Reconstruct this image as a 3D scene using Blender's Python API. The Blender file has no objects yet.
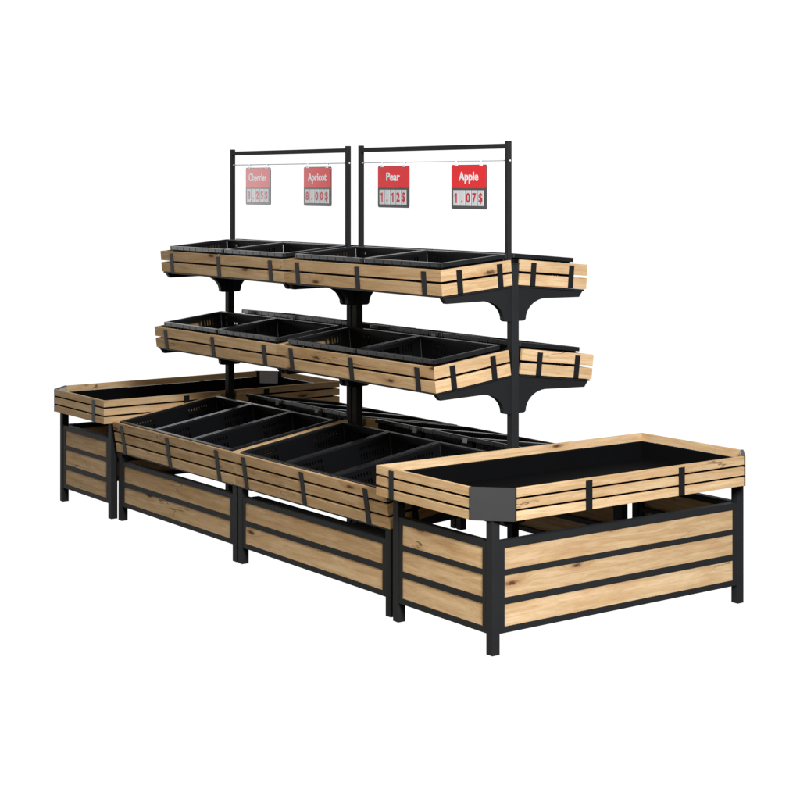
import bpy, bmesh, math, random
from mathutils import Vector, Matrix

random.seed(7)
sc = bpy.context.scene
col = sc.collection
PI = math.pi

# ---------------------------------------------------------------- dimensions (metres)
MW = 1.2          # width of one stand
GAP = 0.0134      # gap between the stands
DEP = 1.31        # depth of a stand
YC = 0.655        # centre line
LEG = 0.0363

# ---------------------------------------------------------------- materials
def nodes(name):
    m = bpy.data.materials.new(name)
    m.use_nodes = True
    nt = m.node_tree
    return m, nt, nt.nodes['Principled BSDF']

def mixcol(nt, fac, a, b, blend='MIX'):
    n = nt.nodes.new('ShaderNodeMix'); n.data_type = 'RGBA'; n.blend_type = blend
    for sock, val in ((n.inputs[0], fac), (n.inputs[6], a), (n.inputs[7], b)):
        if hasattr(val, 'is_output'):
            nt.links.new(val, sock)
        elif isinstance(val, tuple):
            sock.default_value = (*val, 1)
        else:
            sock.default_value = val
    return n.outputs[2]

def maprange(nt, v, a, b, c, d, smooth=True):
    n = nt.nodes.new('ShaderNodeMapRange')
    n.interpolation_type = 'SMOOTHSTEP' if smooth else 'LINEAR'
    nt.links.new(v, n.inputs[0])
    for i, x in enumerate((a, b, c, d)):
        n.inputs[i + 1].default_value = x
    return n.outputs[0]

def math_(nt, op, a, b=None):
    n = nt.nodes.new('ShaderNodeMath'); n.operation = op
    for i, v in enumerate((a, b)):
        if v is None: continue
        if hasattr(v, 'is_output'): nt.links.new(v, n.inputs[i])
        else: n.inputs[i].default_value = v
    return n.outputs[0]

def noise(nt, vec, scale, detail=4, rough=0.55, dist=0.0):
    n = nt.nodes.new('ShaderNodeTexNoise')
    nt.links.new(vec, n.inputs['Vector'])
    n.inputs['Scale'].default_value = scale
    n.inputs['Detail'].default_value = detail
    n.inputs['Roughness'].default_value = rough
    n.inputs['Distortion'].default_value = dist
    return n.outputs[0]

def mapping(nt, vec, scale):
    n = nt.nodes.new('ShaderNodeMapping')
    nt.links.new(vec, n.inputs[0]); n.inputs['Scale'].default_value = scale
    return n.outputs[0]

def wood_material():
    m, nt, bs = nodes('oak_boards')
    at = nt.nodes.new('ShaderNodeAttribute'); at.attribute_name = 'grain'
    tn = nt.nodes.new('ShaderNodeAttribute'); tn.attribute_name = 'tone'
    P = at.outputs['Vector']
    # slow warp so that the grain wanders
    wn = nt.nodes.new('ShaderNodeTexNoise'); nt.links.new(mapping(nt, P, (2.2, 9, 9)), wn.inputs['Vector'])
    wn.inputs['Scale'].default_value = 1.0; wn.inputs['Detail'].default_value = 2
    sub = nt.nodes.new('ShaderNodeVectorMath'); sub.operation = 'SUBTRACT'
    nt.links.new(wn.outputs['Color'], sub.inputs[0]); sub.inputs[1].default_value = (.5, .5, .5)
    scl = nt.nodes.new('ShaderNodeVectorMath'); scl.operation = 'MULTIPLY'
    nt.links.new(sub.outputs[0], scl.inputs[0]); scl.inputs[1].default_value = (0.05, 0.035, 0.03)
    add = nt.nodes.new('ShaderNodeVectorMath'); add.operation = 'ADD'
    nt.links.new(P, add.inputs[0]); nt.links.new(scl.outputs[0], add.inputs[1])
    W = add.outputs[0]
    # knots: sparse cells
    vo = nt.nodes.new('ShaderNodeTexVoronoi'); vo.feature = 'F1'; vo.voronoi_dimensions = '2D'
    nt.links.new(mapping(nt, W, (2.5, 9.0, 1)), vo.inputs['Vector']); vo.inputs['Scale'].default_value = 1.0
    vo.inputs['Randomness'].default_value = 1.0
    sep = nt.nodes.new('ShaderNodeSeparateColor'); nt.links.new(vo.outputs['Color'], sep.inputs[0])
    pick = math_(nt, 'GREATER_THAN', sep.outputs[0], 0.72)
    halo = math_(nt, 'MULTIPLY', maprange(nt, vo.outputs['Distance'], 0.03, 0.30, 1, 0), pick)
    kd = math_(nt, 'ADD', vo.outputs['Distance'], math_(nt, 'MULTIPLY', math_(nt, 'SUBTRACT', noise(nt, mapping(nt, P, (60, 110, 60)), 1.0, 4, .7), .5), .16))
    core = math_(nt, 'MULTIPLY', maprange(nt, kd, 0.02, 0.105, 1, 0), pick)
    # grain swirls round the knots
    kn = nt.nodes.new('ShaderNodeCombineXYZ'); nt.links.new(math_(nt, 'MULTIPLY', halo, 0.03), kn.inputs[1])
    add2 = nt.nodes.new('ShaderNodeVectorMath'); add2.operation = 'ADD'
    nt.links.new(W, add2.inputs[0]); nt.links.new(kn.outputs[0], add2.inputs[1])
    W2 = add2.outputs[0]
    broad = noise(nt, mapping(nt, W2, (3.2, 34, 34)), 1.0, 5, .66, .7)
    mid = noise(nt, mapping(nt, W2, (11, 130, 130)), 1.0, 4, .68, .4)
    fine = noise(nt, mapping(nt, W2, (28, 330, 330)), 1.0, 3, .6)
    c = mixcol(nt, maprange(nt, broad, 0.32, 0.68, 0, 1), (0.695, 0.492, 0.278), (0.545, 0.350, 0.170))
    c = mixcol(nt, maprange(nt, mid, 0.50, 0.72, 0, .50), c, (0.40, 0.235, 0.10))
    c = mixcol(nt, maprange(nt, fine, 0.55, 0.75, 0, .35), c, (0.30, 0.165, 0.07))
    # growth-ring lines sweeping along the board
    sw = nt.nodes.new('ShaderNodeTexWave'); sw.wave_type = 'BANDS'; sw.bands_direction = 'Y'; sw.wave_profile = 'SAW'
    nt.links.new(mapping(nt, W2, (.5, 9, 1)), sw.inputs['Vector']); sw.inputs['Scale'].default_value = 1.0
    sw.inputs['Distortion'].default_value = 9; sw.inputs['Detail'].default_value = 3; sw.inputs['Detail Scale'].default_value = .6
    c = mixcol(nt, maprange(nt, sw.outputs['Fac'], 0.74, 1.0, 0, .20), c, (0.34, 0.19, 0.08))
    # reddish heartwood patches
    patch = noise(nt, mapping(nt, P, (3, 9, 9)), 1.0, 3, .6)
    c = mixcol(nt, maprange(nt, patch, 0.54, 0.72, 0, .38), c, (0.47, 0.25, 0.105))
    # tonal variety of each board
    c = mixcol(nt, 1.0, c, mixcol(nt, tn.outputs['Fac'], (0.80, 0.77, 0.73), (1.06, 1.06, 1.06)), 'MULTIPLY')
    # knots and drying cracks
    c = mixcol(nt, math_(nt, 'MULTIPLY', halo, .55), c, (0.38, 0.20, 0.085))
    c = mixcol(nt, math_(nt, 'MULTIPLY', core, .93), c, (0.07, 0.032, 0.015))
    crk = noise(nt, mapping(nt, W, (3.0, 22, 22)), 1.0, 2, .5, .8)
    band = math_(nt, 'ABSOLUTE', math_(nt, 'SUBTRACT', crk, 0.5))
    line = maprange(nt, band, 0.0, 0.017, 1, 0)
    where = maprange(nt, noise(nt, mapping(nt, P, (2.3, 5, 5)), 1.0, 1), 0.60, 0.68, 0, 1)
    c = mixcol(nt, math_(nt, 'MULTIPLY', math_(nt, 'MULTIPLY', line, where), .8), c, (0.10, 0.05, 0.025))
    nt.links.new(c, bs.inputs['Base Color'])
    bs.inputs['Roughness'].default_value = 0.7
    bs.inputs['Specular IOR Level'].default_value = 0.03
    bp = nt.nodes.new('ShaderNodeBump'); bp.inputs['Strength'].default_value = 0.12; bp.inputs['Distance'].default_value = 0.001
    nt.links.new(fine, bp.inputs['Height']); nt.links.new(bp.outputs[0], bs.inputs['Normal'])
    return m

def plain(name, colr, rough, spec=0.5, metal=0.0, grain=0.0, coat=0.0):
    m, nt, bs = nodes(name)
    bs.inputs['Base Color'].default_value = (*colr, 1)
    bs.inputs['Roughness'].default_value = rough
    bs.inputs['Specular IOR Level'].default_value = spec
    bs.inputs['Metallic'].default_value = metal
    bs.inputs['Coat Weight'].default_value = coat
    bs.inputs['Coat IOR'].default_value = 1.5; bs.inputs['Coat Roughness'].default_value = .06
    tc = nt.nodes.new('ShaderNodeTexCoord')
    v = noise(nt, tc.outputs['Object'], 6, 4, .6)
    c = mixcol(nt, v, tuple(x * .82 for x in colr), tuple(min(1, x * 1.18) for x in colr))
    nt.links.new(c, bs.inputs['Base Color'])
    if grain:
        n2 = noise(nt, tc.outputs['Object'], 900, 2, .5)
        bp = nt.nodes.new('ShaderNodeBump'); bp.inputs['Strength'].default_value = grain; bp.inputs['Distance'].default_value = 0.0006
        nt.links.new(n2, bp.inputs['Height']); nt.links.new(bp.outputs[0], bs.inputs['Normal'])
    return m

M = {
    'wood': wood_material(),
    'steel': plain('black_powder_coated_steel', (0.0200, 0.0200, 0.0195), 0.55, 0.06, grain=.25),
    'bracket': plain('black_matt_steel', (0.008, 0.008, 0.008), 0.6, 0.35, grain=.2),
    'plate': plain('charcoal_corner_plate', (0.038, 0.0375, 0.036), 0.5, 0.25, grain=.15),
    'strap': plain('black_strap', (0.011, 0.011, 0.011), 0.5, 0.14),
    'liner': plain('black_liner', (0.0030, 0.0030, 0.0031), 0.8, 0.04),
    'plastic': plain('black_crate_plastic', (0.0035, 0.0035, 0.0036), 0.45, 0.13),
    'rim': plain('black_crate_rim', (0.0115, 0.0115, 0.0118), 0.26, 0.5),
    'clip': plain('grey_clip', (0.22, 0.22, 0.22), 0.4, 0.5),
    'inner': plain('corner_plate_lit_copy', (0.50, 0.49, 0.48), 0.5, 0.3),  # same charcoal plate, base colour paled to stand in for reflected light
    'wire': plain('steel_wire', (0.62, 0.62, 0.62), 0.4, 0.4),
    'hook': plain('white_hook', (0.85, 0.85, 0.85), 0.35, 0.5),
    'red': plain('sign_red', (0.86, 0.022, 0.028), 0.32, 0.1, coat=1.0),
    'white': plain('sign_white', (0.88, 0.88, 0.88), 0.4, 0.1, coat=1.0),
    'card': plain('price_card', (0.70, 0.70, 0.69), 0.35, 0.1, coat=1.0),
    'digit': plain('digit_red', (0.55, 0.015, 0.03), 0.35, 0.1, coat=1.0),
    'frame': plain('sign_frame_grey', (0.085, 0.085, 0.085), 0.34, 0.1, coat=1.0),
}

# ---------------------------------------------------------------- mesh builder
class MB:
    def __init__(s): s.v = []; s.f = []; s.g = []; s.t = []
    def quadprism(s, q, z0, z1, grain=None):
        """q: plan quad (4 xy points, ccw), extruded z0..z1; grain runs along q[0]->q[1]."""
        off = Vector((random.uniform(0, 90), random.uniform(0, 90), random.uniform(0, 90)))
        tone = random.random()
        d = Vector((q[1][0] - q[0][0], q[1][1] - q[0][1])).normalized(); n = Vector((-d.y, d.x))
        b = len(s.v)
        for z in (z0, z1):
            for p in q:
                s.v.append((p[0], p[1], z))
                P = Vector((p[0], p[1]))
                s.g.append((P.dot(d) + off.x, z + off.y, P.dot(n) + off.z)); s.t.append(tone)
        k = len(q)
        s.f.append(tuple(b + i for i in reversed(range(k)))); s.f.append(tuple(b + k + i for i in range(k)))
        for i in range(k):
            j = (i + 1) % k
            s.f.append((b + i, b + j, b + k + j, b + k + i))
        return s
    def box(s, x0, x1, y0, y1, z0, z1, axis='x'):
        q = [(x0, y0), (x1, y0), (x1, y1), (x0, y1)]
        if axis == 'y': q = [(x1, y0), (x1, y1), (x0, y1), (x0, y0)]
        return s.quadprism(q, z0, z1)
    def prism_x(s, prof, x0, x1):
        """prof: (y,z) outline extruded along x."""
        b = len(s.v); k = len(prof)
        for x in (x0, x1):
            for p in prof:
                s.v.append((x, p[0], p[1])); s.g.append((0, 0, 0)); s.t.append(.5)
        s.f.append(tuple(b + i for i in range(k))); s.f.append(tuple(b + k + i for i in reversed(range(k))))
        for i in range(k):
            j = (i + 1) % k
            s.f.append((b + j, b + i, b + k + i, b + k + j))
        return s
    def tube(s, p0, p1, r, n=10):
        p0, p1 = Vector(p0), Vector(p1); d = (p1 - p0).normalized()
        a = d.orthogonal().normalized(); c = d.cross(a); b = len(s.v)
        for p in (p0, p1):
            for i in range(n):
                t = 2 * PI * i / n
                s.v.append(tuple(p + a * math.cos(t) * r + c * math.sin(t) * r)); s.g.append((0, 0, 0)); s.t.append(.5)
        s.f.append(tuple(b + i for i in reversed(range(n)))); s.f.append(tuple(b + n + i for i in range(n)))
        for i in range(n):
            j = (i + 1) % n
            s.f.append((b + i, b + j, b + n + j, b + n + i))
        return s
    def mesh(s, name):
        me = bpy.data.meshes.new(name)
        me.from_pydata(s.v, [], s.f)
        a = me.attributes.new('grain', 'FLOAT_VECTOR', 'POINT'); a.data.foreach_set('vector', [x for g in s.g for x in g])
        a = me.attributes.new('tone', 'FLOAT', 'POINT'); a.data.foreach_set('value', s.t)
        bm = bmesh.new(); bm.from_mesh(me); bmesh.ops.recalc_face_normals(bm, faces=bm.faces); bm.to_mesh(me); bm.free()
        return me
    def build(s, name, mat, parent=None, bevel=0.0):
        return link(name, s.mesh(name), mat, parent, bevel)

def link(name, me, mat, parent=None, bevel=0.0):
    if mat is not None:
        me.materials.clear(); me.materials.append(M[mat])
    o = bpy.data.objects.new(name, me); col.objects.link(o)
    if parent is not None: o.parent = parent
    if bevel:
        b = o.modifiers.new('bevel', 'BEVEL'); b.width = bevel; b.segments = 2; b.limit_method = 'ANGLE'
    return o

def empty(name, loc, label, cat, group=None):
    o = bpy.data.objects.new(name, None); col.objects.link(o)
    o.location = loc; o.empty_display_size = .1
    o['label'] = label; o['category'] = cat
    if group: o['group'] = group
    return o

def copy_tree(o, parent=None):
    c = o.copy(); col.objects.link(c)
    if parent is not None: c.parent = parent
    for ch in [k for k in bpy.data.objects if k.parent == o]:
        copy_tree(ch, c)
    return c

# ---------------------------------------------------------------- wooden wall helper
def wall_slats(parent, name, a, b, ia, ib, n, z0, z1, gap, bevel=.0012):
    """slatted wall: outer plan line a->b, inner line ia->ib, n slats between z0 and z1."""
    h = ((z1 - z0) - gap * (n - 1)) / n
    m = MB()
    for i in range(n):
        zz = z0 + i * (h + gap)
        m.quadprism([a, b, ib, ia], zz, zz + h)
    return m.build(name, 'wood', parent, bevel)

T = 0.013   # slat thickness

# ---------------------------------------------------------------- stand trays
def stand_tray(parent, loc, rot, w, d, h, n, gap, xs, ys):
    """tray of a stand; local x along the stand, y inwards (up the slope), z up."""
    base = MB().box(.006, w - .006, .006, d - .004, -.009, -.0015).build('tray', 'bracket', parent)
    base.location = loc; base.rotation_euler = rot
    wall_slats(base, 'front_slats', (0, 0), (w, 0), (T, T), (w - T, T), n, 0, h, gap)
    wall_slats(base, 'end_slats', (w, 0), (w, d), (w - T, T), (w - T, d), n, 0, h, gap)
    wall_slats(base, 'end_slats', (0, d), (0, 0), (T, d), (T, T), n, 0, h, gap)
    if n == 3:      # dark sheet behind the two lower slats
        m = MB()
        m.box(T + .0006, T + .0022, T + .0024, d - .006, .0, h - .058).box(w - T - .0022, w - T - .0006, T + .0024, d - .006, .0, h - .058)
        m.box(T + .0006, w - T - .0006, T + .0006, T + .0022, .0, h - .058)
        m.build('lining', 'liner', base)
    for x in xs:
        MB().box(x - .0155, x + .0155, -.003, 0.0005, .0, h - .009).build('strap', 'strap', base)
    for y in ys:
        MB().box(w - .0005, w + .003, y - .014, y + .014, .0, h - .009, 'y').build('strap', 'strap', base)
        MB().box(-.003, .0005, y - .014, y + .014, .0, h - .009, 'y').build('strap', 'strap', base)
    return base

TIERS = [
    # name, y0, z0, tilt, depth, height, slats, gap
    ('top', .2565, 1.2850, math.radians(4.8), .378, .108, 2, .0105),
    ('middle', .2250, .8880, math.radians(6.9), .403, .108, 2, .0105),
    ('bottom', -.0060, .3600, math.radians(8.8), .645, .156, 3, .0118),
]

def bracket_profile(y0, z0, tilt, big=False):
    """(y,z) outline of the gusset that carries a tray, from its tip back to the post."""
    t = math.tan(tilt)
    line = lambda y: z0 + (y - y0) * t - .0045
    tip = y0 + .020
    zb = line(tip) - .0095
    low = zb - (.006 if big else .021)
    pts = [(tip - .012, line(tip - .012)), (tip + .012, low)]
    ycv = .505
    zc = low - .004 + (ycv - tip) * (t * .35 if not big else t * .42)
    pts.append((ycv - .02, zc))
    # quarter curve down to the post
    y1, z1 = .594, zc - (.060 if big else .083)
    for i in range(1, 10):
        a = PI / 2 * i / 9
        pts.append((ycv - .02 + (y1 - ycv + .02) * math.sin(a), zc - (zc - z1) * (1 - math.cos(a)) ** .95))
    pts += [(.600, z1 - .006), (.607, z1 - .008), (YC - LEG / 2 + .001, z1 - .008), (YC - LEG / 2 + .001, line(YC - LEG / 2))]
    return pts

# ---------------------------------------------------------------- stands
def panel(parent, x0, x1, yo, outward, ztop, zbot, planks, wo=.006, name='front_panel'):
    """framed board panel between two legs in the x direction; yo = outer face, outward = -1/+1."""
    s = outward
    st = .0235
    m = MB()
    ya, yb = sorted((yo - s * .002, yo - s * (LEG - .004)))
    edges = [zbot] + [z for pl in planks for z in pl] + [ztop]
    for i in range(0, len(edges), 2):
        m.box(x0 + .0002, x1 - .0002, ya, yb, edges[i], edges[i + 1])
    for k in range(1, len(edges) - 1, 2):
        m.box(x0 + .0002, x0 + st, ya, yb, edges[k], edges[k + 1]); m.box(x1 - st, x1 - .0002, ya, yb, edges[k], edges[k + 1])
    p = m.build(name, 'steel', parent)
    w = MB(); ya, yb = sorted((yo - s * wo, yo - s * (wo + .014)))
    for (a, b) in planks:
        w.box(x0 + st + .0002, x1 - st - .0002, ya, yb, a + .0002, b - .0002)
    w.build('boards', 'wood', p)
    return p

def panel_y(parent, y0, y1, xo, outward, ztop, zbot, planks, name='side_panel'):
    s = outward; st = .025
    m = MB(); xa, xb = sorted((xo - s * .002, xo - s * (LEG - .004)))
    edges = [zbot] + [z for pl in planks for z in pl] + [ztop]
    for i in range(0, len(edges), 2):
        m.box(xa, xb, y0 + .0002, y1 - .0002, edges[i], edges[i + 1], 'y')
    for k in range(1, len(edges) - 1, 2):
        m.box(xa, xb, y0 + .0002, y0 + st, edges[k], edges[k + 1]); m.box(xa, xb, y1 - st, y1 - .0002, edges[k], edges[k + 1])
    p = m.build(name, 'steel', parent)
    w = MB(); xa, xb = sorted((xo - s * .006, xo - s * .020))
    for (a, b) in planks:
        w.box(xa, xb, y0 + st + .0002, y1 - st - .0002, a + .0002, b - .0002, 'y')
    w.build('boards', 'wood', p)
    return p

def leg(parent, x, y, h):
    l = MB().box(x, x + LEG, y, y + LEG, .004, h).build('leg', 'steel', parent, .0015)
    return l

def make_stand(X, label):
    root = empty('produce_stand', (X, 0, 0), label, 'display stand', 'double sided produce stands')
    for x in (0, MW - LEG):
        for y in (0, DEP - LEG):
            leg(root, x, y, .355)
    pl = [(.102, .185), (.208, .291)]
    panel(root, LEG, MW - LEG, 0, -1, .313, .080, pl)
    panel(root, LEG, MW - LEG, DEP, 1, .313, .080, pl, name='back_panel')
    if X > .5:
        MB().box(LEG, MW - LEG, .037, .088, .296, .308).box(.80, MW - LEG, .0881, .140, .297, .307).build('support_rail', 'bracket', root)
    # centre posts
    for x in (0, MW - LEG):
        MB().box(x, x + LEG, YC - LEG / 2, YC + LEG / 2, .004, 1.405).build('post', 'steel', root, .0015)
    # trays and brackets, front (-y) and back (+y)
    tw = MW + GAP - .0012; x0 = -GAP / 2 + .0006
    for (nm, y0, z0, tilt, d, h, n, gap) in TIERS:
        xs = (.121, .608, 1.096) if nm != 'bottom' else (.100, .585, 1.066)
        ys = (.095, .312) if nm != 'bottom' else (.13, .48)
        stand_tray(root, (x0, y0, z0), (tilt, 0, 0), tw, d, h, n, gap, xs, ys)
        stand_tray(root, (x0 + tw, 2 * YC - y0, z0), (tilt, 0, PI), tw, d + (.009 if n == 2 else 0), h, n, gap, tuple(tw - q for q in xs), ys)
        prof = bracket_profile(y0, z0, tilt, nm == 'bottom')
        for x in (.0055, MW - LEG + .0055):
            MB().prism_x(prof, x, x + LEG - .011).build('bracket', 'bracket', root)
            MB().prism_x([(2 * YC - p[0], p[1]) for p in prof], x, x + LEG - .011).build('bracket', 'bracket', root)
    # sign frame
    s = .0212
    for x in (.0385, MW - .0385 - s):
        p = MB().box(x, x + s, YC - s / 2, YC + s / 2, 1.290, 1.9307).build('sign_post', 'steel', root, .0015)
        MB().tube((x + s / 2 - s * .62, YC, 1.847), (x + s / 2 + s * .62, YC, 1.847), .0036, 12).build('wire_bolt', 'hook', p)
    MB().box(.0385 + s, MW - .0385 - s, YC - s / 2 + .001, YC + s / 2 - .001, 1.8985, 1.9195).build('top_bar', 'steel', root)
    MB().tube((.0385 + s + .004, YC, 1.847), (MW - .0385 - s - .004, YC, 1.847), .0023, 8).build('hanging_wire', 'wire', root)
    # little caps on the lower posts
    for x in (0, MW - LEG):
        MB().box(x - .0008, x + LEG + .0008, YC - LEG / 2 - .0008, YC + LEG / 2 + .0008, 1.4055, 1.4095).build('post_cap', 'bracket', root)
    return root

make_stand(0, 'far black and oak tiered stand on the left, carrying the Cherries and Apricot signs')
make_stand(MW + GAP, 'near black and oak tiered stand on the right, carrying the Pear and Apple signs')

# ---------------------------------------------------------------- crates
def hole_wall(L, H, holes):
    """vertical sheet in the local (u, z) plane with rectangular openings; returns verts/faces."""
    us = sorted({0, L} | {h[0] for h in holes} | {h[1] for h in holes})
    zs = sorted({0, H} | {h[2] for h in holes} | {h[3] for h in holes})
    f = []
    def inside(u, z): return any(h[0] < u < h[1] and h[2] < z < h[3] for h in holes)
    for i in range(len(us) - 1):
        for j in range(len(zs) - 1):
            if not inside((us[i] + us[i + 1]) / 2, (zs[j] + zs[j + 1]) / 2):
                f.append((us[i], us[i + 1], zs[j], zs[j + 1]))
    return f

def crate_meshes(lx, ly, h):
    """open crate, rim footprint lx by ly, centred; walls lean inwards; slots in the walls."""
    bm = bmesh.new()
    ins, tap = .014, .012          # wall set in from the rim edge, taper at the bottom
    def place(side, u, z, L):
        t = tap * (1 - z / h)
        hx, hy = lx / 2 - ins - t, ly / 2 - ins - t
        k = (u / L) * 2 - 1
        if side == 0: return (k * hx, -hy, z)
        if side == 1: return (hx, k * hy, z)
        if side == 2: return (-k * hx, hy, z)
        return (-hx, -k * hy, z)
    for side in range(4):
        L = lx if side % 2 == 0 else ly
        holes = []
        rows = [(h * .20, h * .38), (h * .45, h * .63), (h * .73, h * .83)]
        longw = L > .45
        if longw:
            for c in (.115, L - .115):
                for i in range(9):
                    u = c - .065 + i * .0162
                    for (a, b) in rows: holes.append((u - .0036, u + .0036, a, b))
        else:
            holes.append((L / 2 - .046, L / 2 + .046, h * .58, h * .80))
            for sgn in (-1, 1):
                for i in range(4):
                    u = L / 2 + sgn * (.066 + i * .0175)
                    for (a, b) in ((h * .2, h * .46), (h * .55, h * .82)): holes.append((u - .0042, u + .0042, a, b))
        for (u0, u1, z0, z1) in hole_wall(L, h, holes):
            vs = [bm.verts.new(place(side, *p, L)) for p in ((u0, z0), (u1, z0), (u1, z1), (u0, z1))]
            bm.faces.new(vs)
    t = tap; hx, hy = lx / 2 - ins - t, ly / 2 - ins - t
    bm.faces.new([bm.verts.new(p) for p in ((-hx, -hy, 0), (-hx, hy, 0), (hx, hy, 0), (hx, -hy, 0))])
    bmesh.ops.remove_doubles(bm, verts=bm.verts, dist=1e-5)
    bmesh.ops.recalc_face_normals(bm, faces=bm.faces)
    body = bpy.data.meshes.new('crate_body'); bm.to_mesh(body); bm.free()
    # rim: swept ring with rounded corners, flat top lip and a hanging skirt
    def ring(inset, z, r, seg=5):
        hx, hy = lx / 2 - inset, ly / 2 - inset; r = max(r - inset, .002); out = []
        for (sx, sy, a0) in ((1, 1, 0), (-1, 1, PI / 2), (-1, -1, PI), (1, -1, 1.5 * PI)):
            for i in range(seg + 1):
                a = a0 + PI / 2 * i / seg
                out.append((sx * (hx - r) + r * math.cos(a), sy * (hy - r) + r * math.sin(a), z))
        return out
    R = .012
    prof = [(.0012, h - .019), (0, h - .0175), (0, h - .002), (.0022, h), (.0160, h), (.0180, h - .0022), (.0180, h - .010),
            (.0157, h - .010), (.0157, h - .0042), (.0035, h - .0042), (.0028, h - .019)]
    bm = bmesh.new(); rings = [[bm.verts.new(p) for p in ring(i, z, R)] for (i, z) in prof]
    n = len(rings[0])
    for a in range(len(rings)):
        b = (a + 1) % len(rings)
        for i in range(n):
            j = (i + 1) % n
            bm.faces.new((rings[a][i], rings[a][j], rings[b][j], rings[b][i]))
    # ribs on the skirt
    def bx(x0, x1, y0, y1, z0, z1):
        vs = [bm.verts.new(p) for p in ((x0, y0, z0), (x1, y0, z0), (x1, y1, z0), (x0, y1, z0), (x0, y0, z1), (x1, y0, z1), (x1, y1, z1), (x0, y1, z1))]
        for f in ((3, 2, 1, 0), (4, 5, 6, 7), (0, 1, 5, 4), (1, 2, 6, 5), (2, 3, 7, 6), (3, 0, 4, 7)):
            bm.faces.new([vs[q] for q in f])
    nx, ny = round(lx / .075), round(ly / .075)
    for i in range(nx + 1):
        x = -lx / 2 + .02 + i * (lx - .04) / nx
        for y in (-ly / 2, ly / 2):
            bx(x - .001, x + .001, y - .0013, y + .0013, h - .0185, h - .003)
    for i in range(ny + 1):
        y = -ly / 2 + .02 + i * (ly - .04) / ny
        for x in (-lx / 2, lx / 2):
            bx(x - .0013, x + .0013, y - .001, y + .001, h - .0185, h - .003)
    bmesh.ops.recalc_face_normals(bm, faces=bm.faces)
    rim = bpy.data.meshes.new('crate_rim'); bm.to_mesh(rim); bm.free()
    return body, rim

def make_crate(lx, ly, h):
    body, rim = crate_meshes(lx, ly, h)
    root = empty('produce_crate', (0, 0, 0), '', 'crate', 'black plastic crates in the trays')
    b = link('crate_body', body, 'plastic', root)
    s = b.modifiers.new('wall', 'SOLIDIFY'); s.thickness = .0025; s.offset = 0
    link('crate_rim', rim, 'rim', root)
    # corner ribs inside and the label clip on each end
    for sx in (-1, 1):
        for sy in (-1, 1):
            x, y = sx * (lx / 2 - .0165), sy * (ly / 2 - .0165)
            t = .012
            MB().tube((x - sx * t, y - sy * t, .004), (x, y, h - .012), .0032, 8).build('corner_rib', 'rim', root)
    # clips stand at the short end walls (those facing the centre of the stand carry them outside)
    for sy in (1,):
        y = sy * (ly / 2 + .0022)
        MB().box(-lx / 2 + .030, -lx / 2 + .060, min(y, y - sy * .003), max(y, y - sy * .003), h - .030, h - .006).build('label_clip', 'clip', root, .001)
    return root

LAB_T = {'top': 'top', 'middle': 'middle', 'bottom': 'bottom'}
first = {}
for si, X in enumerate((0, MW + GAP)):
    stand = ('left', 'right')[si]
    for (nm, y0, z0, tilt, d, h, n, gap) in TIERS:
        two = nm != 'bottom'
        ln, dp = (.565, .356) if two else (.378, .587)
        ch = .134 if two else .160
        key = 'two' if two else 'three'
        cnt = 2 if two else 3
        start = .066 if two else .040
        yin = .019 if two else .016
        words = ('left', 'right') if two else ('left', 'middle', 'right')
        for side in ('front', 'rear'):
            for k in range(cnt):
                lx = start + ln * (k + .5)
                ly = yin + dp / 2
                if side == 'front':
                    px = X - GAP / 2 + lx
                    Mx = Matrix.Translation((px, y0, z0)) @ Matrix.Rotation(tilt, 4, 'X') @ Matrix.Translation((0, ly, .0))
                    word = words[k]
                else:
                    px = X + MW + GAP / 2 - lx
                    Mx = Matrix.Translation((px, 2 * YC - y0, z0)) @ Matrix.Rotation(PI, 4, 'Z') @ Matrix.Rotation(tilt, 4, 'X') @ Matrix.Translation((0, ly, .0))
                    word = words[cnt - 1 - k]
                if key not in first:
                    c = first[key] = make_crate(ln - .0015, dp, ch)
                else:
                    c = copy_tree(first[key])
                Mx = Mx @ Matrix.Rotation(random.uniform(-.0015, .0015), 4, 'Z')
                c.matrix_world = Mx
                c['label'] = 'empty black slotted crate, %s of %s in the %s %s tray of the %s stand' % (word, key, side, nm, stand)

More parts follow.
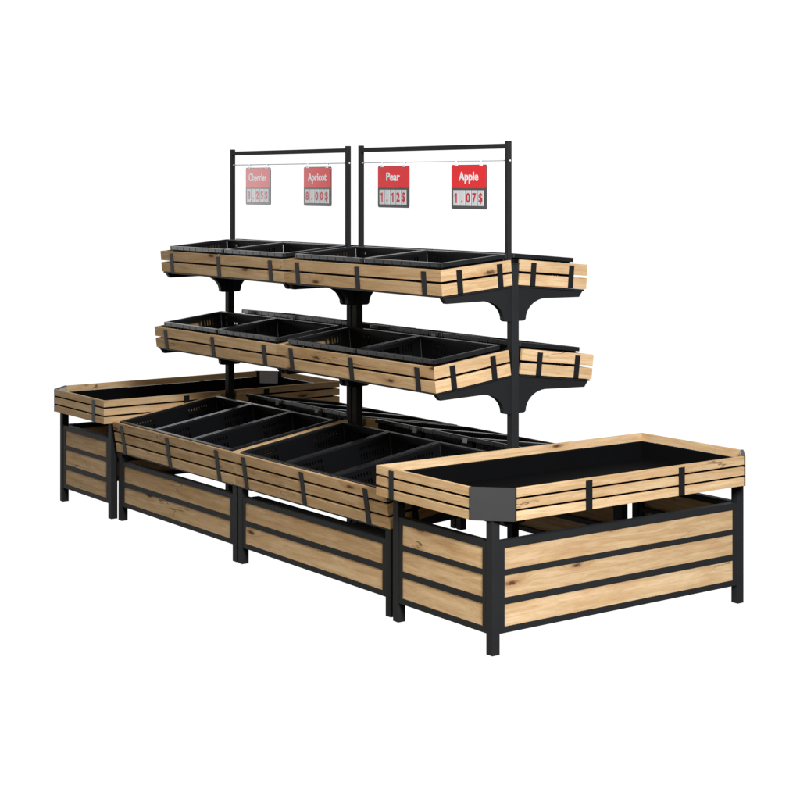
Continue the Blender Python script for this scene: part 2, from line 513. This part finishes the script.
# ---------------------------------------------------------------- tables
def make_table(X0, mirror, label):
    """open-backed table; chamfered tray corners look away from the stands. mirror=True for the far left one."""
    TW, TL, Y0 = .626, 1.350, -.0219
    root = empty('produce_table', (X0, Y0, 0), label, 'table', 'oak and black side tables at the ends')
    fx = (lambda x: TW - x) if mirror else (lambda x: x)
    def xr(a, b): return tuple(sorted((fx(a), fx(b))))
    for x in (0, TW - LEG):
        for y in (0, TL - LEG):
            leg(root, x, y, .505)
    pl = [(.1042, .1881), (.2118, .2955), (.3157, .3973)]
    panel(root, LEG, TW - LEG, 0, -1, .4238, .0814, pl, name='side_panel')
    panel(root, LEG, TW - LEG, TL, 1, .4238, .0814, pl, name='side_panel')
    panel_y(root, LEG, TL - LEG, fx(TW), -1 if mirror else 1, .4238, .0814, pl, name='front_panel')
    # tray
    xa, xb, ya, yb, c = -.0334, TW + .0608, -.0585, TL + .0585, .117
    zb, zt = .5065, .6270
    fl = .5950
    g = .030
    # liner: open black box with sloped chamfers; floor, walls, flange
    def oct_(i):   # inset outline
        cc = c + .012 * math.sqrt(2) - 2 * i      # the cut corner lies close behind its plate
        return [(xa + i, ya + i), (xb - i - cc, ya + i), (xb - i, ya + i + cc), (xb - i, yb - i - cc), (xb - i - cc, yb - i), (xa + i, yb - i)]
    bm = bmesh.new()
    def ringv(i, z): return [bm.verts.new((fx(x), y, z)) for (x, y) in oct_(i)]
    r = [ringv(T + .0005, fl - .002), ringv(g, fl - .002), ringv(g + .004, zb + .012), ringv(g + .001, fl - .006), ringv(T + .0005, fl - .006)]
    top, inn, bot = r[0], r[1], r[2]
    ou = ringv(g - .0025, fl - .005); ob = ringv(g, zb + .004); o2 = ringv(T + .0005, fl - .005)
    seq = [top, inn, bot]
    for a, b in ((top, inn), (inn, bot), (ob, ou), (ou, o2), (o2, top)):
        for i in range(6):
            j = (i + 1) % 6
            bm.faces.new((a[i], a[j], b[j], b[i]))
    bm.faces.new(bot); bm.faces.new(ob)
    for v in r[3] + r[4]: bm.verts.remove(v)
    bmesh.ops.recalc_face_normals(bm, faces=bm.faces)
    me = bpy.data.meshes.new('tray'); bm.to_mesh(me); bm.free()
    tray = link('tray', me, 'liner', root)
    def P(x, y): return (fx(x), y)
    def wall(name, a, b, ia, ib):
        if mirror: a, b, ia, ib = b, a, ib, ia
        wall_slats(tray, name, P(*a), P(*b), P(*ia), P(*ib), 3, zb, zt, .0095)
    e = .003; dt = T * math.tan(PI / 8)
    wall('short_side_slats', (xa, ya), (xb - c - e, ya), (xa + T, ya + T), (xb - c - e, ya + T))
    wall('long_side_slats', (xb, ya + c + e), (xb, yb - c - e), (xb - T, ya + c + e), (xb - T, yb - c - e))
    wall('short_side_slats', (xb - c - e, yb), (xa, yb), (xb - c - e, yb - T), (xa + T, yb - T))
    wall('long_side_slats', (xa, yb), (xa, ya), (xa + T, yb - T), (xa + T, ya + T))
    # corner plates: folded sheet, a hair proud
    for sy in (0, 1):
        yy = (lambda y: y) if sy == 0 else (lambda y: ya + yb - y)
        p = [(xb - c - .009, ya - .0018), (xb - c + .0006, ya - .0018), (xb + .0018, ya + c - .0006), (xb + .0018, ya + c + .009)]
        k = .0035
        q = [(xb - c - .009, ya - .0018 + .0016), (xb - c - .0006, ya + k), (xb - k, ya + c + .0006), (xb + .0018 - .0016, ya + c + .009)]
        m = MB()
        for i in (1,):
            quad = [p[i], p[i + 1], q[i + 1], q[i]]
            m.quadprism([P(x, yy(y)) for (x, y) in quad], zb - .0012, zt + .0012)
        # inner leaf of the folded plate, hanging in front of the liner
        u = .0165; r2 = math.sqrt(2)
        qi = [(xb - c - u * r2 + .031, ya + .031), (xb - .031, ya + c + u * r2 - .031)]
        qo = [(qi[0][0] + .0014, qi[0][1] - .0014), (qi[1][0] + .0014, qi[1][1] - .0014)]
        pl_ = m.build('corner_plate', 'plate', tray)
        lip = [(p[1][0] + .002, p[1][1] + .003), (p[2][0] - .003, p[2][1] - .002), (xb - T - .001, ya + c + .002 ), (xb - c - .002, ya + T + .001)]
        MB().quadprism([P(x, yy(y)) for (x, y) in lip], zt - .0022, zt + .0003).build('top_lip', 'plate', pl_)
        MB().quadprism([P(x, yy(y)) for (x, y) in (qi[0], qi[1], qo[1], qo[0])], .556, zt - .0022).build('inner_leaf', 'inner', pl_)
        m = MB()
        m.quadprism([P(x, yy(y)) for (x, y) in ((xb - c - .006, ya - .0015), (xb - c - .0002, ya - .0015), (xb - c - .001, ya + .010), (xb - c - .006, ya + .010))], zb - .001, zt + .0008)
        m.quadprism([P(x, yy(y)) for (x, y) in ((xb + .0015, ya + c + .0002), (xb + .0015, ya + c + .006), (xb - .010, ya + c + .006), (xb - .010, ya + c + .001))], zb - .001, zt + .0008)
        m.build('plate_edge', 'bracket', pl_)
    # straps
    def strap(x0, x1, y0, y1):
        x0, x1 = sorted((fx(x0), fx(x1)))
        MB().box(x0, x1, y0, y1, zb + .0005, zt - .008).build('strap', 'strap', tray)
    sx = .5298 - .4581 + .0
    sx = .0717 if not mirror else .0838
    for (ys) in ((ya - .003, ya + .0005), (yb - .0005, yb + .003)):
        strap(sx - .0145, sx + .0145, *ys)
    for y in (.403 - Y0, .9006 - Y0):
        strap(xb - .0005, xb + .003, y - .016, y + .016)
        strap(xa - .003, xa + .0005, y - .016, y + .016)
    return root

make_table(2.4581, False, 'near oak and black table at the right end, empty tray with charcoal cut corner plate')
make_table(-.6632, True, 'far oak and black table at the left end, partly hidden behind the tiered stand')

# ---------------------------------------------------------------- hanging price signs
WORD_W = {'Apple': 1.0, 'Pear': 1.03, 'Cherries': .88, 'Apricot': .92}
def text_mesh(body, size, bold, depth, name, sx=1.0):
    cu = bpy.data.curves.new('lettering', 'FONT'); cu.body = body; cu.size = size
    cu.align_x = 'CENTER'; cu.align_y = 'CENTER'; cu.extrude = depth; cu.offset = bold if body != '$' else .0010; cu.resolution_u = 6
    cu.space_character = 1.06
    ob = bpy.data.objects.new('lettering', cu); col.objects.link(ob)
    bpy.context.view_layer.update()
    dg = bpy.context.evaluated_depsgraph_get()
    me = bpy.data.meshes.new_from_object(ob.evaluated_get(dg))
    bpy.data.objects.remove(ob); bpy.data.curves.remove(cu)
    me.name = name
    # stand the text upright, reading from -y, centred on its own bounds in z
    zs = [v.co.y for v in me.vertices]; xs = [v.co.x for v in me.vertices]
    cx = (min(xs) + max(xs)) / 2
    me.transform(Matrix.Translation((-cx, 0, 0)))
    me.transform(Matrix.Diagonal((sx, 1, 1, 1)))
    me.transform(Matrix.Rotation(PI / 2, 4, 'X'))
    return me

def one_mesh():
    m = MB(); b = 0
    prof = [(-.0010, -.0205), (.0072, -.0205), (.0072, .0225), (.0010, .0225), (-.0100, .0150), (-.0100, .0078), (-.0010, .0130)]
    n = len(prof)
    for y in (-.0004, .0004):
        for p in prof: m.v.append((p[0], y, p[1])); m.g.append((0, 0, 0)); m.t.append(.5)
    m.f.append(tuple(range(n))); m.f.append(tuple(n + i for i in reversed(range(n))))
    for i in range(n):
        j = (i + 1) % n; m.f.append((i, n + i, n + j, j))
    return m.mesh('digit')

def rounded_plate(w, h, r, y0, y1, seg=5):
    pts = []
    for (sx, sz, a0) in ((1, 1, 0), (-1, 1, PI / 2), (-1, -1, PI), (1, -1, 1.5 * PI)):
        for i in range(seg + 1):
            a = a0 + PI / 2 * i / seg
            pts.append((sx * (w / 2 - r) + r * math.cos(a), sz * (h / 2 - r) + r * math.sin(a)))
    m = MB(); n = len(pts)
    for y in (y0, y1):
        for p in pts: m.v.append((p[0], y, p[1])); m.g.append((0, 0, 0)); m.t.append(.5)
    m.f.append(tuple(range(n))); m.f.append(tuple(n + i for i in reversed(range(n))))
    for i in range(n):
        j = (i + 1) % n
        m.f.append((i, n + i, n + j, j))
    return m

def make_sign(xc, word, price, label):
    W, H = .248, .196
    root = empty('price_sign', (xc, YC, 1.7335), label, 'price sign', 'red price signs hanging from the wires')
    rounded_plate(W, H, .010, -.0035, .0015).build('back_plate', 'frame', root, .0008)
    m = rounded_plate(W - .005, .100, .008, -.0045, -.0030)
    panel_ = m.build('name_panel', 'red', root); panel_.location = (0, 0, .0445)
    me = text_mesh(word, .0545, .0015, .0006, 'lettering', WORD_W[word])
    t = link('lettering', me, 'white', panel_); t.location = (0, -.0049, .000)
    cw = .0388; pitch = .0437
    for i, ch in enumerate(price):
        cx = (i - 2) * pitch - .002
        card = MB().box(cx - cw / 2, cx + cw / 2, -.0050, -.0030, -.0835, -.0145).build('price_card', 'card', root, .0005)
        me = one_mesh() if ch == '1' else text_mesh(ch, .057, .0017, .0004, 'digit', .92)
        t = link('digit', me, 'digit', card); t.location = (cx, -.0053, -.050 + (-.0 if ch != '$' else .001))
    for sx in (-1, 1):
        x = sx * .088
        h = MB()
        # ring round the wire, stem and clip foot
        n = 10; rr = .0062; zc = 1.847 - 1.7335 - .0045
        for i in range(n):
            a, b = 2 * PI * i / n, 2 * PI * (i + 1) / n
            h.tube((x + 0, rr * math.cos(a), zc + rr * math.sin(a)), (x + 0, rr * math.cos(b), zc + rr * math.sin(b)), .0018, 6)
        h.tube((x, 0, zc - rr), (x, 0, H / 2), .002, 8)
        h.box(x - .009, x + .009, -.0066, .0066, H / 2 - .006, H / 2 + .003)
        h.build('hook', 'hook', root)
    return root

make_sign(.3155, 'Cherries', '3.25$', 'red price sign reading Cherries 3.25$ above a row of cards, leftmost of four')
make_sign(.8835, 'Apricot', '8.00$', 'red price sign reading Apricot 8.00$ hanging from the left wire')
make_sign(1.5295, 'Pear', '1.12$', 'red price sign reading Pear 1.12$ hanging from the right wire')
make_sign(2.0965, 'Apple', '1.07$', 'red price sign reading Apple 1.07$, rightmost of four')

# ---------------------------------------------------------------- studio surroundings (white sweep all round)
w = bpy.data.worlds.new('World'); sc.world = w; w.use_nodes = True
nt = w.node_tree; bg = nt.nodes['Background']
tc = nt.nodes.new('ShaderNodeTexCoord')
sp = nt.nodes.new('ShaderNodeSeparateXYZ'); nt.links.new(tc.outputs['Generated'], sp.inputs[0])
def dotn(v):
    n = nt.nodes.new('ShaderNodeVectorMath'); n.operation = 'DOT_PRODUCT'
    nt.links.new(tc.outputs['Generated'], n.inputs[0]); n.inputs[1].default_value = Vector(v).normalized(); return n.outputs['Value']
Z = sp.outputs['Z']
FRONT = (-.81, .59, 0)
front = maprange(nt, dotn(FRONT), 0.27, 0.42, 0, 1)                 # white sweep behind the stands
band = math_(nt, 'MULTIPLY', maprange(nt, Z, -.62, -.46, 0, 1), maprange(nt, Z, .45, .7, 1, 0))
white = math_(nt, 'MULTIPLY', front, band)
AMB, WHITE, UP, DOWN = 0.10, 1.06, 0.40, 0.02
amb = maprange(nt, Z, -.25, .05, DOWN, AMB)
amb = math_(nt, 'ADD', amb, maprange(nt, Z, .3, .8, 0, UP - AMB))
a1 = math_(nt, 'ADD', math_(nt, 'MULTIPLY', white, WHITE), math_(nt, 'MULTIPLY', math_(nt, 'SUBTRACT', 1.0, white), amb))
lobe = math_(nt, 'MULTIPLY', maprange(nt, dotn((-.966, -.259, .02)), .942, .964, 0, 2.2), math_(nt, 'MULTIPLY', maprange(nt, Z, -.20, -.08, 0, 1), maprange(nt, Z, .08, .2, 1, 0)))
a2 = math_(nt, 'ADD', a1, lobe)    # bright end of the sweep on the left, mirrored in the far signs
nt.links.new(a2, bg.inputs['Strength']); bg.inputs['Color'].default_value = (1, 1, 1, 1)

def area(loc, target, size, power, colr=(1, 1, 1), spread=180):
    l = bpy.data.lights.new('studio_softbox', 'AREA'); l.shape = 'SQUARE'; l.size = size; l.energy = power; l.color = colr; l.spread = math.radians(spread)
    o = bpy.data.objects.new('studio_softbox', l); col.objects.link(o); o.location = loc
    o.rotation_euler = (Vector(target) - Vector(loc)).to_track_quat('-Z', 'Y').to_euler()
    return o
area((6.8, -1.3, 3.3), (2.4, .6, .5), 1.4, 470, (.96, 1.0, 1.10))
area((3.9, -3.2, 2.2), (3.5, .0, .35), .8, 23, (1, .90, .72), 115)

# ---------------------------------------------------------------- camera
cam = bpy.data.cameras.new('camera'); co = bpy.data.objects.new('camera', cam); col.objects.link(co)
co.location = (7.8729, -3.9377, 1.7528)
co.rotation_euler = (PI / 2, 0, .9404)
cam.sensor_width = 36; cam.lens = 1674.86 / 800 * 36
cam.shift_y = -(400 - 182.557) / 800
cam.clip_end = 200
sc.camera = co
sc.render.engine = 'CYCLES'
sc.view_settings.view_transform = 'Standard'
sc.view_settings.look = 'None'
sc.view_settings.exposure = 0
sc.view_settings.gamma = 1
